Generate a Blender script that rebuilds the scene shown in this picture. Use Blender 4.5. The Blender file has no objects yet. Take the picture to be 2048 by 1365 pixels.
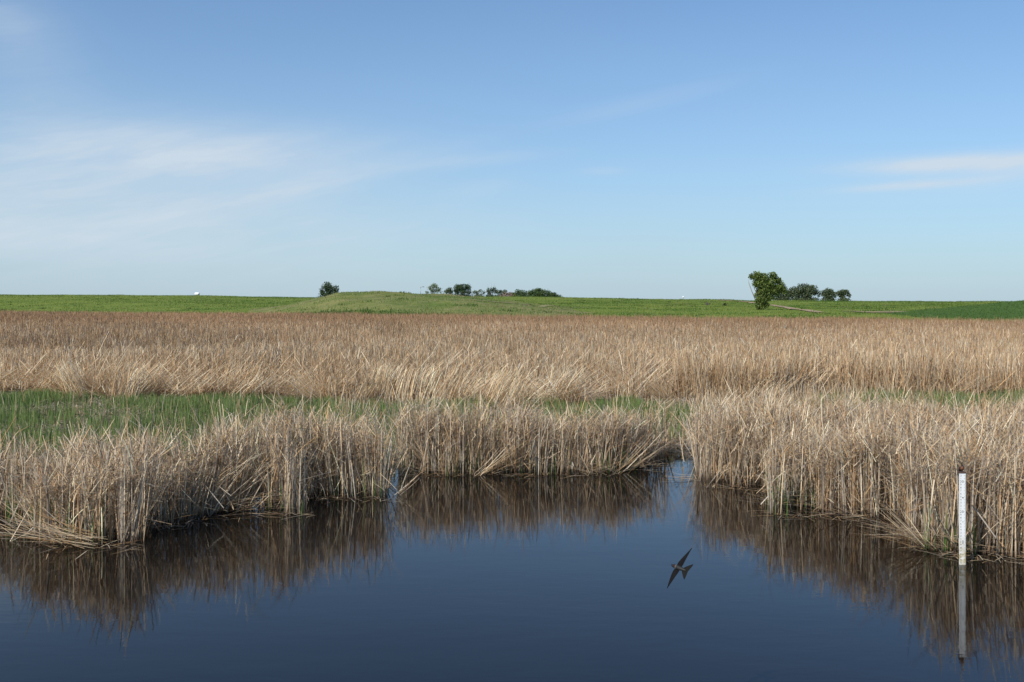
import bpy, math, random
import numpy as np
from mathutils import Vector, Matrix

random.seed(7); rng = np.random.default_rng(11)
S = bpy.context.scene
# ------------------------------------------------------------------ camera
CAMH = 2.66; FPX = 35.0/36.0*2048.0; YH = 605.0
cam = bpy.data.objects.new('camera', bpy.data.cameras.new('camera'))
S.collection.objects.link(cam); S.camera = cam
cam.location = (0, 0, CAMH); cam.rotation_euler = (math.radians(90), 0, 0)
cam.data.lens = 35; cam.data.sensor_width = 36
cam.data.shift_y = -(682.5-YH)/2048.0
cam.data.clip_start = 0.1; cam.data.clip_end = 9000
S.render.resolution_x = 1024; S.render.resolution_y = 682
S.view_settings.view_transform = 'Standard'; S.view_settings.look = 'None'
S.view_settings.exposure = 0.0; S.view_settings.gamma = 1
S.view_settings.use_curve_mapping = False

# ------------------------------------------------------------------ sun + sky
SUN_EL = math.radians(41); SUN_AZ = math.radians(-140)     # azimuth from +Y, towards +X positive: sun behind left
sd = Vector((math.sin(SUN_AZ)*math.cos(SUN_EL), math.cos(SUN_AZ)*math.cos(SUN_EL), math.sin(SUN_EL)))
sl = bpy.data.lights.new('sun', 'SUN'); sl.energy = 4.8; sl.angle = math.radians(0.5); sl.color = (1, .955, .89)
so = bpy.data.objects.new('sun', sl); S.collection.objects.link(so)
so.rotation_euler = (-sd).to_track_quat('-Z', 'Y').to_euler(); so.location = (-30, -20, 40)

W = bpy.data.worlds.new('World'); S.world = W; W.use_nodes = True
def build_world():
    nt = W.node_tree; N = nt.nodes; L = nt.links; N.clear()
    out = N.new('ShaderNodeOutputWorld'); bg = N.new('ShaderNodeBackground'); L.new(bg.outputs[0], out.inputs[0])
    sky = N.new('ShaderNodeTexSky'); sky.sky_type = 'NISHITA'; sky.sun_disc = False
    sky.sun_elevation = SUN_EL; sky.sun_rotation = SUN_AZ
    sky.altitude = 300; sky.air_density = 1.0; sky.dust_density = 0.6; sky.ozone_density = 2.2
    bg.inputs[1].default_value = 0.102
    def val(x):
        return x
    def M(op, a, b=None, c=None, clamp=False):
        n = N.new('ShaderNodeMath'); n.operation = op; n.use_clamp = clamp
        for i, v in enumerate((a, b, c)):
            if v is None: continue
            if isinstance(v, (int, float)): n.inputs[i].default_value = v
            else: L.new(v, n.inputs[i])
        return n.outputs[0]
    tc = N.new('ShaderNodeTexCoord'); sep = N.new('ShaderNodeSeparateXYZ'); L.new(tc.outputs['Generated'], sep.inputs[0])
    X, Y, Z = sep.outputs
    az = M('ARCTAN2', X, Y)                       # radians, 0 = straight ahead
    el = M('ARCSINE', Z)
    def noise(sx, sy, rot, scale, detail, rough, dist, off=0.0):
        ca, sa = math.cos(rot), math.sin(rot)
        u = M('ADD', M('MULTIPLY', az, ca), M('MULTIPLY', el, sa)); v = M('SUBTRACT', M('MULTIPLY', el, ca), M('MULTIPLY', az, sa))
        cb = N.new('ShaderNodeCombineXYZ'); L.new(M('MULTIPLY', u, sx), cb.inputs[0]); L.new(M('MULTIPLY', v, sy), cb.inputs[1]); cb.inputs[2].default_value = off
        n = N.new('ShaderNodeTexNoise'); n.inputs['Scale'].default_value = scale; n.inputs['Detail'].default_value = detail
        n.inputs['Roughness'].default_value = rough; n.inputs['Distortion'].default_value = dist
        L.new(cb.outputs[0], n.inputs['Vector']); return n.outputs['Fac']
    def blob(caz, cel, ra, re, rot):
        ca, sa = math.cos(rot), math.sin(rot)
        da = M('SUBTRACT', az, caz); de = M('SUBTRACT', el, cel)
        u = M('DIVIDE', M('ADD', M('MULTIPLY', da, ca), M('MULTIPLY', de, sa)), ra)
        v = M('DIVIDE', M('SUBTRACT', M('MULTIPLY', de, ca), M('MULTIPLY', da, sa)), re)
        r2 = M('ADD', M('MULTIPLY', u, u), M('MULTIPLY', v, v))
        return M('EXPONENT', M('MULTIPLY', r2, -1.0))
    def P(px, y):  # photo pixel -> (azimuth, elevation)
        a = math.atan((px-1024)/FPX); return a, math.atan((YH-y)/FPX*math.cos(a))
    n1 = noise(1, 3.2, 0.10, 5.0, 6, .58, .35)
    n2 = noise(1, 7.0, 0.22, 9.0, 7, .62, .6, 3.1)
    n3 = noise(1, 2.0, 0.0, 2.6, 4, .5, .2, 7.7)
    def ramp(v, lo, hi): return M('MULTIPLY', M('SUBTRACT', v, lo), 1/(hi-lo), clamp=True)
    wisp = M('ADD', M('MULTIPLY', ramp(n1, .30, .78), .80), M('MULTIPLY', ramp(n2, .40, .78), .50))
    tot = None
    for (px, y, rx, ry, rot, amp) in [
        (330, 305, 340, 60, .02, .46), (130, 335, 340, 80, .05, .40), (640, 365, 230, 24, .26, .50), (480, 300, 260, 40, .05, .35), (930, 322, 150, 12, .09, .34),
        (200, 455, 600, 85, .0, .85), (60, 130, 90, 120, .5, .22), (1290, 205, 150, 16, .2, .20), (10, 40, 60, 40, 0, .25),
        (1910, 328, 170, 15, .0, 1.15), (1810, 372, 120, 8, .03, .85), (960, 380, 60, 18, .2, .2), (1210, 343, 50, 9, 0, .28), (2150, 335, 250, 30, .05, .55)]:
        a, e = P(px, y)
        b = M('MULTIPLY', blob(a, e, rx/FPX, ry/FPX, rot), amp)
        tot = b if tot is None else M('ADD', tot, b)
    cl = M('MULTIPLY', tot, M('ADD', M('MULTIPLY', wisp, .78), .36))
    # thin milky veil low over the horizon, broken up
    veil = M('MULTIPLY', M('EXPONENT', M('MULTIPLY', M('ABSOLUTE', el), -5.5)), M('ADD', M('MULTIPLY', n3, .3), .68))
    cl = M('MINIMUM', cl, .92)
    vm = N.new('ShaderNodeMix'); vm.data_type = 'RGBA'; L.new(veil, vm.inputs[0]); vm.inputs[7].default_value = (4.6, 5.85, 6.85, 1)
    mix = N.new('ShaderNodeMix'); mix.data_type = 'RGBA'
    hs = N.new('ShaderNodeMix'); hs.data_type = 'RGBA'; hs.blend_type = 'MULTIPLY'; hs.inputs[0].default_value = 1
    L.new(sky.outputs[0], hs.inputs[6]); hs.inputs[7].default_value = (.80, 1.095, 1.33, 1)
    L.new(hs.outputs[2], vm.inputs[6]); L.new(vm.outputs[2], mix.inputs[6]); mix.inputs[7].default_value = (6.1, 7.0, 7.9, 1)
    L.new(cl, mix.inputs[0]); L.new(mix.outputs[2], bg.inputs[0])
build_world()

# ------------------------------------------------------------------ helpers
C = S.collection
def tag(o, label=None, cat=None, group=None, kind=None):
    if label: o['label'] = label
    if cat: o['category'] = cat
    if group: o['group'] = group
    if kind: o['kind'] = kind
    return o
def empty(name, loc=(0, 0, 0), rz=0):
    o = bpy.data.objects.new(name, None); C.objects.link(o); o.location = loc; o.rotation_euler = (0, 0, rz)
    o.empty_display_size = .1; return o
def mesh_np(name, V, F, mat, parent=None, col=None, smooth=False, uv=None):
    """V (n,3); F (m,k) equal sized faces"""
    V = np.asarray(V, dtype=np.float32); F = np.asarray(F, dtype=np.int32)
    me = bpy.data.meshes.new(name); k = F.shape[1]
    me.vertices.add(len(V)); me.vertices.foreach_set('co', V.ravel())
    me.loops.add(F.size); me.loops.foreach_set('vertex_index', F.ravel())
    me.polygons.add(len(F)); me.polygons.foreach_set('loop_start', np.arange(0, F.size, k, dtype=np.int32))
    me.polygons.foreach_set('loop_total', np.full(len(F), k, dtype=np.int32))
    if smooth: me.polygons.foreach_set('use_smooth', np.ones(len(F), dtype=bool))
    me.update(calc_edges=True)
    if col is not None:
        a = me.color_attributes.new('Col', 'FLOAT_COLOR', 'POINT')
        c4 = np.ones((len(V), 4), dtype=np.float32); c4[:, :3] = col; a.data.foreach_set('color', c4.ravel())
    me.materials.append(mat)
    o = bpy.data.objects.new(name, me); C.objects.link(o)
    if parent: o.parent = parent
    return o
class MB:
    """collects python verts / faces with mixed sizes -> one mesh"""
    def __init__(s): s.v = []; s.f = []
    def add(s, V, F):
        b = len(s.v); s.v += [tuple(map(float, p)) for p in V]; s.f += [tuple(b+i for i in f) for f in F]
    def box(s, x0, x1, y0, y1, z0, z1):
        s.add([(x0,y0,z0),(x1,y0,z0),(x1,y1,z0),(x0,y1,z0),(x0,y0,z1),(x1,y0,z1),(x1,y1,z1),(x0,y1,z1)],
              [(0,3,2,1),(4,5,6,7),(0,1,5,4),(1,2,6,5),(2,3,7,6),(3,0,4,7)])
    def tube(s, pts, rad, n=8, cap=True):
        pts = [Vector(p) for p in pts]; V = []; F = []
        for i, p in enumerate(pts):
            t = (pts[min(i+1, len(pts)-1)]-pts[max(i-1, 0)]).normalized()
            a = Vector((0, 0, 1)) if abs(t.z) < .9 else Vector((1, 0, 0))
            u = t.cross(a).normalized(); w = t.cross(u).normalized()
            r = rad[i] if hasattr(rad, '__len__') else rad
            rx, ry = (r if hasattr(r, '__len__') else (r, r))
            for k in range(n):
                g = 2*math.pi*k/n; V.append(p+u*math.cos(g)*rx+w*math.sin(g)*ry)
        for i in range(len(pts)-1):
            for k in range(n):
                F.append((i*n+k, i*n+(k+1) % n, (i+1)*n+(k+1) % n, (i+1)*n+k))
        if cap: F.append(tuple(range(n))[::-1]); F.append(tuple((len(pts)-1)*n+k for k in range(n)))
        s.add(V, F)
    def build(s, name, mat, parent=None, smooth=False, bevel=0):
        me = bpy.data.meshes.new(name); me.from_pydata(s.v, [], s.f)
        if smooth: me.polygons.foreach_set('use_smooth', [True]*len(me.polygons))
        me.update(); me.materials.append(mat)
        o = bpy.data.objects.new(name, me); C.objects.link(o)
        if parent: o.parent = parent
        if bevel:
            m = o.modifiers.new('Bevel', 'BEVEL'); m.width = bevel; m.segments = 2; m.limit_method = 'ANGLE'
        return o
def at(px, y, d):   # photo pixel at depth d -> world point
    return np.array([(px-1024)/FPX*d, d, CAMH-(y-YH)/FPX*d])
def gx(px, d): return (px-1024)/FPX*d
def interp(tab):
    a = np.array(tab, dtype=float); return lambda x: np.interp(x, a[:, 0], a[:, 1])
# value noise (2-D, vectorised)
_perm = rng.random((256, 256))
def vnoise(x, y):
    x = np.asarray(x, dtype=float); y = np.asarray(y, dtype=float)
    xi = np.floor(x).astype(int); yi = np.floor(y).astype(int); fx = x-xi; fy = y-yi
    fx = fx*fx*(3-2*fx); fy = fy*fy*(3-2*fy)
    g = lambda i, j: _perm[i & 255, j & 255]
    return (g(xi, yi)*(1-fx)+g(xi+1, yi)*fx)*(1-fy)+(g(xi, yi+1)*(1-fx)+g(xi+1, yi+1)*fx)*fy
def fbm(x, y, o=3):
    s = 0; a = .5; t = 0
    for k in range(o): s = s+a*vnoise(x*2**k+k*17.3, y*2**k+k*9.1); t += a; a *= .5
    return s/t

# ------------------------------------------------------------------ materials
def newmat(name):
    m = bpy.data.materials.new(name); m.use_nodes = True; nt = m.node_tree; nt.nodes.clear()
    out = nt.nodes.new('ShaderNodeOutputMaterial'); return m, nt, out
def leafmat(name, trans=.3, rough=.6, spec=.25, tint=(1, 1, 1)):
    m, nt, out = newmat(name); N = nt.nodes; L = nt.links
    at_ = N.new('ShaderNodeVertexColor'); at_.layer_name = 'Col'
    p = N.new('ShaderNodeBsdfPrincipled'); p.inputs['Roughness'].default_value = rough; p.inputs['Specular IOR Level'].default_value = spec
    t = N.new('ShaderNodeBsdfTranslucent'); mx = N.new('ShaderNodeMixShader'); mx.inputs[0].default_value = trans
    L.new(at_.outputs[0], p.inputs['Base Color']); L.new(at_.outputs[0], t.inputs[0])
    L.new(p.outputs[0], mx.inputs[1]); L.new(t.outputs[0], mx.inputs[2]); L.new(mx.outputs[0], out.inputs[0]); return m
def plain(name, col, rough=.6, metal=0, noise=None, spec=.4):
    m, nt, out = newmat(name); N = nt.nodes; L = nt.links
    p = N.new('ShaderNodeBsdfPrincipled'); p.inputs['Roughness'].default_value = rough; p.inputs['Metallic'].default_value = metal
    p.inputs['Specular IOR Level'].default_value = spec
    L.new(p.outputs[0], out.inputs[0])
    if noise:
        sc, c2 = noise; tc = N.new('ShaderNodeTexCoord'); n = N.new('ShaderNodeTexNoise'); n.inputs['Scale'].default_value = sc; n.inputs['Detail'].default_value = 5
        L.new(tc.outputs['Object'], n.inputs['Vector']); r = N.new('ShaderNodeValToRGB'); L.new(n.outputs[0], r.inputs[0])
        r.color_ramp.elements[0].position = .38; r.color_ramp.elements[1].position = .66
        r.color_ramp.elements[0].color = (*col, 1); r.color_ramp.elements[1].color = (*c2, 1); L.new(r.outputs[0], p.inputs['Base Color'])
    else: p.inputs['Base Color'].default_value = (*col, 1)
    return m
def groundmat(name, layers, bump=(3., .3), rough=.95):
    """layers: list of (scale xyz, c_lo, c_hi, lo, hi, mixfac): noise-driven colour mixes"""
    m, nt, out = newmat(name); N = nt.nodes; L = nt.links
    p = N.new('ShaderNodeBsdfPrincipled'); p.inputs['Roughness'].default_value = rough; p.inputs['Specular IOR Level'].default_value = .1
    tc = N.new('ShaderNodeTexCoord'); prev = None
    for i, (sc, cl, ch, lo, hi, fac) in enumerate(layers):
        mp = N.new('ShaderNodeMapping'); mp.inputs['Scale'].default_value = sc; mp.inputs['Location'].default_value = (i*13.1, i*7.7, 0)
        L.new(tc.outputs['Object'], mp.inputs[0]); n = N.new('ShaderNodeTexNoise'); n.inputs['Scale'].default_value = 1; n.inputs['Detail'].default_value = 6; n.inputs['Roughness'].default_value = .6
        L.new(mp.outputs[0], n.inputs['Vector']); r = N.new('ShaderNodeValToRGB'); L.new(n.outputs[0], r.inputs[0])
        r.color_ramp.elements[0].position = lo; r.color_ramp.elements[1].position = hi
        r.color_ramp.elements[0].color = (*cl, 1); r.color_ramp.elements[1].color = (*ch, 1)
        if prev is None: prev = r.outputs[0]
        else:
            mx = N.new('ShaderNodeMix'); mx.data_type = 'RGBA'; mx.inputs[0].default_value = fac
            L.new(prev, mx.inputs[6]); L.new(r.outputs[0], mx.inputs[7]); prev = mx.outputs[2]
    L.new(prev, p.inputs['Base Color'])
    n = N.new('ShaderNodeTexNoise'); n.inputs['Scale'].default_value = bump[0]; n.inputs['Detail'].default_value = 6; L.new(tc.outputs['Object'], n.inputs['Vector'])
    b = N.new('ShaderNodeBump'); b.inputs['Strength'].default_value = bump[1]; b.inputs['Distance'].default_value = .15
    L.new(n.outputs[0], b.inputs['Height']); L.new(b.outputs[0], p.inputs['Normal']); L.new(p.outputs[0], out.inputs[0]); return m

M_reed = leafmat('dry_reed', .14, .5, .3)
M_grass = leafmat('green_blades', .35, .5, .3)
M_leaf = leafmat('tree_leaves', .25, .5, .25)
M_bank = groundmat('bank_grass', [((.03,.03,.03),(.100,.165,.022),(.205,.245,.042),.35,.65,1), ((.25,.25,.25),(.060,.105,.016),(.25,.255,.060),.35,.68,.45), ((1.6,1.6,1.6),(.07,.13,.020),(.22,.25,.055),.35,.7,.35)], (1.2,.8))
M_mound = groundmat('mound_grass', [((.05,.05,.05),(.12,.165,.030),(.27,.235,.085),.35,.65,1), ((.3,.3,.3),(.065,.11,.018),(.33,.27,.12),.38,.70,.5), ((1.6,1.6,1.6),(.05,.10,.02),(.16,.18,.06),.35,.7,.35)], (1.2,.9))
M_crop = groundmat('crop', [((.02,.02,.02),(.052,.100,.018),(.068,.120,.022),.35,.65,1), ((.5,.08,.5),(.035,.080,.015),(.085,.135,.026),.35,.68,.35)], (2.,.4))
M_dirt = groundmat('dirt', [((.3,.3,.3),(.30,.21,.13),(.42,.33,.22),.35,.65,1), ((2,2,2),(.18,.12,.07),(.45,.34,.23),.35,.7,.4)], (3.,.5))
M_marsh = groundmat('marsh_mud', [((.4,.4,.4),(.060,.042,.026),(.15,.11,.07),.35,.65,1), ((6,6,6),(.03,.022,.014),(.34,.27,.18),.42,.68,.55)], (14.,.9))

def water_mat():
    m, nt, out = newmat('pond_water'); N = nt.nodes; L = nt.links
    p = N.new('ShaderNodeBsdfPrincipled'); p.inputs['Base Color'].default_value = (.0052, .0040, .0032, 1)
    p.inputs['Roughness'].default_value = .02; p.inputs['IOR'].default_value = 1.39
    tc = N.new('ShaderNodeTexCoord'); h = None
    for sc, st, loc in (((2.2, 5.5, 1), 1.0, 0), ((7, 24, 1), .42, 5), ((.35, .9, 1), 1.6, 9)):
        mp = N.new('ShaderNodeMapping'); mp.inputs['Scale'].default_value = sc; mp.inputs['Location'].default_value = (loc, loc, 0)
        L.new(tc.outputs['Object'], mp.inputs[0]); n = N.new('ShaderNodeTexNoise'); n.inputs['Scale'].default_value = 1; n.inputs['Detail'].default_value = 3
        L.new(mp.outputs[0], n.inputs['Vector']); q = N.new('ShaderNodeMath'); q.operation = 'MULTIPLY'; q.inputs[1].default_value = st; L.new(n.outputs[0], q.inputs[0])
        if h is None: h = q.outputs[0]
        else:
            a = N.new('ShaderNodeMath'); a.operation = 'ADD'; L.new(h, a.inputs[0]); L.new(q.outputs[0], a.inputs[1]); h = a.outputs[0]
    b = N.new('ShaderNodeBump'); b.inputs['Strength'].default_value = 1.0; b.inputs['Distance'].default_value = .0009
    L.new(h, b.inputs['Height']); L.new(b.outputs[0], p.inputs['Normal']); L.new(p.outputs[0], out.inputs[0]); return m
M_water = water_mat()

# ------------------------------------------------------------------ land shape (px = bearing of the photo column, d = depth)
edge = interp([(-900,12.5),(-200,12.0),(0,12.1),(60,12.0),(68,11.05),(180,10.85),(288,10.95),(294,11.65),(400,12.2),(430,12.5),(612,12.55),(617,13.5),(772,13.55),(780,16.2),(794,16.2),(800,15.3),(1000,15.35),(1235,15.45),(1255,15.9),(1330,16.6),(1342,17.8),(1386,17.8),(1394,14.5),(1533,14.15),(1538,12.5),(1700,12.35),(1808,12.25),(1816,11.6),(1843,11.5),(1849,10.65),(1925,10.5),(2060,10.4),(3000,10.2)])
back = interp([(-900,13.4),(0,13.0),(120,13.0),(250,13.4),(400,12.9),(430,13.6),(500,14.1),(610,14.4),(700,14.7),(775,14.5),(781,16.25),(794,16.3),(800,16.6),(1000,16.5),(1200,16.5),(1335,17.2),(1343,17.8),(1385,17.8),(1392,17.0),(1600,17.2),(1800,17.2),(2060,16.8),(3000,16.5)])
marsh0 = interp([(-900,28.2),(0,28.2),(300,27.4),(500,26.8),(700,26.4),(1000,26.0),(1300,26.0),(1400,25.6),(1560,26.0),(1640,27.6),(1800,28.6),(2060,28.6),(3000,28)])
marsh1 = interp([(-900,205),(0,182),(500,153),(750,140),(1000,127),(1300,112),(1600,101),(2048,92),(3000,80)])
crest = interp([(-900,589),(0,590),(200,591),(395,592),(500,594),(640,596),(850,593),(1000,594),(1120,595.5),(1350,600),(1460,599.6),(1500,602),(1600,602),(1700,603),(1770,603.4),(1950,603.8),(3000,603)])
crestd = interp([(-900,330),(0,310),(700,300),(1100,285),(1500,262),(2048,262),(3000,262)])
mnd_y = interp([(470,640),(500,622),(540,616),(580,609),(636,595.5),(682,586.5),(744,584.6),(780,586),(814,587.8),(844,588.8),(900,590),(950,596),(1020,604),(1100,613),(1200,622),(1260,640)])
crp_y = interp([(1740,640),(1770,628),(1804,624.5),(1851,619),(1880,617),(1933,612.4),(1974,608.4),(2001,605),(2048,601),(2200,594),(2500,590),(3000,590)])
MD = 186.0; CD = 150.0
def sm(t): t = np.clip(t, 0, 1); return t*t*(3-2*t)
def bank_z(px, d):
    zc = CAMH+(YH-crest(px))/FPX*crestd(px); f0 = marsh1(px)
    t = (d-f0)/(crestd(px)-f0)
    up = zc*np.where(t < .75, t*1.03, .7725+(1-.7725)*np.sin(np.clip((t-.75)/.25, 0, 1)*math.pi/2)*1.0)
    z = np.where(t <= 1, up, zc-(d-crestd(px))*.012)
    z = np.maximum(z, np.where(t > 1, 1.0, -.3))
    x = gx(px, d); return z+(fbm(x*.12, d*.12)-.5)*.35*np.clip(t*6, 0, 1)*np.clip((900-d)/500, .0, 1)
def mound_z(px, d):
    zc = CAMH+(YH-mnd_y(px))/FPX*MD
    f0 = marsh1(px)+1; t = np.where(d < MD, (d-f0)/(MD-f0), 1-(d-MD)/46)
    x = gx(px, d)
    return -.4+(zc+.4)*np.sin(np.clip(t, 0, 1)*math.pi/2)**.85+(fbm(x*.16+5, d*.12)-.5)*.85*np.clip(t*5, 0, 1)
def crop_z(px, d):
    zc = CAMH+(YH-crp_y(px))/FPX*CD
    f0 = marsh1(px)+4; t = np.where(d < CD, (d-f0)/(CD-f0), 1-(d-CD)/60)
    return -.4+(zc+.4)*sm(np.clip(t, 0, 1)*.5+.0)*2
def land_z(px, d):
    z = bank_z(px, d)
    z = np.where((px > 470) & (px < 1260), np.maximum(z, mound_z(px, d)), z)
    return np.where(px > 1740, np.maximum(z, crop_z(px, d)), z)

def polar_grid(name, pxs, drow, zf, mat):
    P, Tt = np.meshgrid(pxs, np.arange(drow(pxs).shape[0]), indexing='xy')
    D = drow(pxs); Z = zf(P, D); X = gx(P, D)
    V = np.stack([X, D, Z], -1).reshape(-1, 3); nr, nc = D.shape
    i = np.arange(nr-1)[:, None]*nc+np.arange(nc-1)[None, :]; i = i.ravel()
    F = np.stack([i, i+1, i+nc+1, i+nc], -1)
    return mesh_np(name, V, F, mat, smooth=True)

PX = np.arange(-900, 3000, 8.0)
def rows_bank(px):
    t = np.concatenate([np.linspace(-.04, 1.15, 70), np.linspace(1.3, 2.5, 6)])[:, None]
    D = marsh1(px)[None, :]+t*(crestd(px)-marsh1(px))[None, :]
    far = np.array([700, 1200, 2500, 6000.])[:, None]*np.ones_like(px)[None, :]
    return np.concatenate([D, far], 0)
tag(polar_grid('hills', PX, rows_bank, bank_z, M_bank), 'long green grassy bank rising behind the reed marsh', kind='structure')
pm = np.arange(476, 1256, 4.0)
def rows_m(px):
    a = np.linspace(0, 1, 50)[:, None]; f0 = marsh1(px)[None, :]+1
    return np.concatenate([f0+a*(MD-f0), MD+np.linspace(.03, 1, 14)[:, None]*46*np.ones_like(px)[None, :]], 0)
tag(polar_grid('mound', pm, rows_m, mound_z, M_mound), 'low rounded grassy mound in front of the bank', kind='structure')
pc = np.arange(1745, 2990, 5.0)
def rows_c(px):
    a = np.linspace(0, 1, 24)[:, None]; f0 = marsh1(px)[None, :]+4
    return np.concatenate([f0+a*(CD-f0), CD+np.linspace(.03, 1, 14)[:, None]*60*np.ones_like(px)[None, :]], 0)
tag(polar_grid('crop_field', pc, rows_c, crop_z, M_crop), 'smooth dark green crop field sloping down to the marsh', kind='structure')

# marsh ground: wet mud and litter just above the water, from behind the reed fronts to the foot of the bank
def rows_g(px):
    e = edge(px)+.45
    near = e[None, :]+np.concatenate([[0, .3, .8], np.linspace(1.6, 1, 1)])[:, None]
    tt = np.linspace(0.01, 1, 60)[:, None]**2
    return np.concatenate([near, near[-1:]+tt*(marsh1(px)[None, :]+14-near[-1:])], 0)
def z_g(P, D):
    t = (D-edge(P)-.45); x = gx(P, D)
    z = -.12+.17*sm(t/.8)+(fbm(x*.9, D*.9)-.5)*.06*sm(t)
    return z
tag(polar_grid('marsh_ground', np.arange(-900, 3000, 5.0), rows_g, z_g, M_marsh), 'wet muddy marsh ground with litter', kind='structure')

# pond
wx = 60
o = mesh_np('water', [(-wx,-25,0),(wx,-25,0),(wx,24,0),(-wx,24,0)], [(0,1,2,3)], M_water)
tag(o, 'dark blue still pond water with faint ripples', kind='structure')
tag(mesh_np('pond_bed', [(-wx,-25,-1.2),(wx,-25,-1.2),(wx,24,-1.2),(-wx,24,-1.2)], [(0,1,2,3)], M_marsh), kind='structure')

# ray hit of the photo's column/row with the land
def hit(px, y, d0=95, d1=330):
    ds = np.linspace(d0, d1, 1500); zz = land_z(np.full_like(ds, px), ds); ln = CAMH-(y-YH)/FPX*ds
    k = np.argmax(zz >= ln); return float(ds[k]) if (zz >= ln).any() else d1
def ribbon(name, pts, w, mat, lift=.06):
    """pts (x,d): draped strip"""
    pts = np.array(pts); P = []
    for i in range(len(pts)-1):
        for t in np.linspace(0, 1, 8, endpoint=False): P.append(pts[i]*(1-t)+pts[i+1]*t)
    P.append(pts[-1]); P = np.array(P); T = np.gradient(P, axis=0); T /= np.linalg.norm(T, axis=1)[:, None]+1e-9
    Nn = np.stack([-T[:, 1], T[:, 0]], -1); V = []; m = 7
    ww = w*(.8+.4*vnoise(np.arange(len(P))*.35, np.zeros(len(P))))
    for j in np.linspace(-.5, .5, m):
        q = P+Nn*(j*ww)[:, None]; px = 1024+q[:, 0]/q[:, 1]*FPX
        V.append(np.column_stack([q, land_z(px, q[:, 1])+lift]))
    V = np.stack(V, 1); n = len(P); V = V.reshape(-1, 3)
    i = (np.arange(n-1)[:, None]*m+np.arange(m-1)[None, :]).ravel()
    return mesh_np(name, V, np.stack([i, i+1, i+m+1, i+m], -1), mat, smooth=True)
tp = [(1440,601.2),(1478,603.6),(1500,605.6),(1536,610.3),(1556,613.4),(1578,617),(1604,620.5),(1622,623.3),(1640,626)]
tp = [(gx(a, hit(a, b)), hit(a, b)) for a, b in tp]
tag(ribbon('dirt_track', tp, 1.7, M_dirt, .12), 'pale brown dirt track running down the bank behind the tree', kind='structure')
tp = [(1700,623.5),(1735,625),(1770,625.6),(1800,623.8)]
tp = [(gx(a, hit(a, b)), hit(a, b)) for a, b in tp]
tag(ribbon('bare_ground', tp, 4.0, groundmat('bare', [((.3,.3,.3),(.16,.15,.07),(.36,.28,.17),.35,.6,1)]), .10), 'worn bare strip of ground at the edge of the crop field', kind='structure')
tp = [(936,600),(975,603.5),(1010,606.5),(1050,610),(1090,613),(1140,615.5),(1190,617.5)]
tp = [(gx(a, hit(a, b)), hit(a, b)) for a, b in tp]
tag(ribbon('path', tp, .9, groundmat('pathm', [((.3,.3,.3),(.20,.20,.08),(.30,.27,.14),.35,.65,1)]), .10), 'faint pale path slanting down the mound flank', kind='structure')

# ------------------------------------------------------------------ blades
def blades(name, x, y, z, h, w, az, th0, th1, col, mat, nseg=4, brk=None, brka=None, wt=.25, basecol=None, base_h=.0, psi=None, zfix=None):
    """vectorised strap leaves: th0 lean at base, th1 extra lean towards the tip, brk = fraction of length where the leaf snaps by brka"""
    n = len(x); P = np.zeros((n, nseg+1, 3)); P[:, 0] = np.stack([x, y, z], -1)
    az2 = az.copy()
    for k in range(nseg):
        t = (k+.5)/nseg; th = th0+th1*t*t
        if brk is not None: th = np.where(t > brk, th+brka, th)
        P[:, k+1, 0] = P[:, k, 0]+np.sin(th)*np.cos(az2)*h/nseg
        P[:, k+1, 1] = P[:, k, 1]+np.sin(th)*np.sin(az2)*h/nseg
        P[:, k+1, 2] = P[:, k, 2]+np.cos(th)*h/nseg
    zmin = .008 if zfix is None else zfix
    P[:, 1:, 2] = np.maximum(P[:, 1:, 2], zmin+.02*rng.random((n, 1)))
    if psi is None: psi = rng.random(n)*math.pi*2
    wd = np.stack([np.cos(psi), np.sin(psi), np.zeros(n)], -1)
    # strongly leaning leaves: turn width across the lean
    lean = np.clip((np.abs(th0)-.6)/.5, 0, 1)[:, None]; cr = np.stack([-np.sin(az), np.cos(az), np.zeros(n)], -1)
    wd = wd*(1-lean)+cr*lean; wd /= np.linalg.norm(wd, axis=1)[:, None]+1e-9
    ts = np.linspace(0, 1, nseg+1); prof = np.where(ts < .55, 1, 1-(ts-.55)/.45*(1-wt))
    off = wd[:, None, :]*(w[:, None]*prof[None, :]*.5)[..., None]
    V = np.stack([P-off, P+off], 2).reshape(-1, 3)
    b = (np.arange(n)[:, None]*(2*(nseg+1))+np.arange(nseg)[None, :]*2).ravel()
    F = np.stack([b, b+1, b+3, b+2], -1)
    c = np.repeat(col[:, None, :], nseg+1, 1)
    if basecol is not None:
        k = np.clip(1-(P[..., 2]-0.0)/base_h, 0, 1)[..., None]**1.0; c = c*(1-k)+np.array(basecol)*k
    c = np.repeat(c[:, :, None, :], 2, 2).reshape(-1, 3)
    return V, F, c
def join(parts):
    V = []; F = []; Cc = []; b = 0
    for v, f, c in parts: V.append(v); F.append(f+b); Cc.append(c); b += len(v)
    return np.concatenate(V), np.concatenate(F), np.concatenate(Cc)
PAL = np.array([(.52,.39,.25),(.62,.50,.35),(.44,.31,.19),(.34,.29,.235),(.42,.38,.32),(.33,.205,.115),(.70,.61,.47),(.50,.33,.17),(.26,.21,.165)])
def palette(n, wts, jit=.10, tint=(1.0,.955,.865)):
    wts = np.array(wts, float); k = rng.choice(len(PAL), n, p=wts/wts.sum()); c = PAL[k]*np.array(tint)*(1+jit*rng.standard_normal((n, 1))); return np.clip(c, .02, .85)
U = lambda n, a, b: a+(b-a)*rng.random(n)

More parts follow.
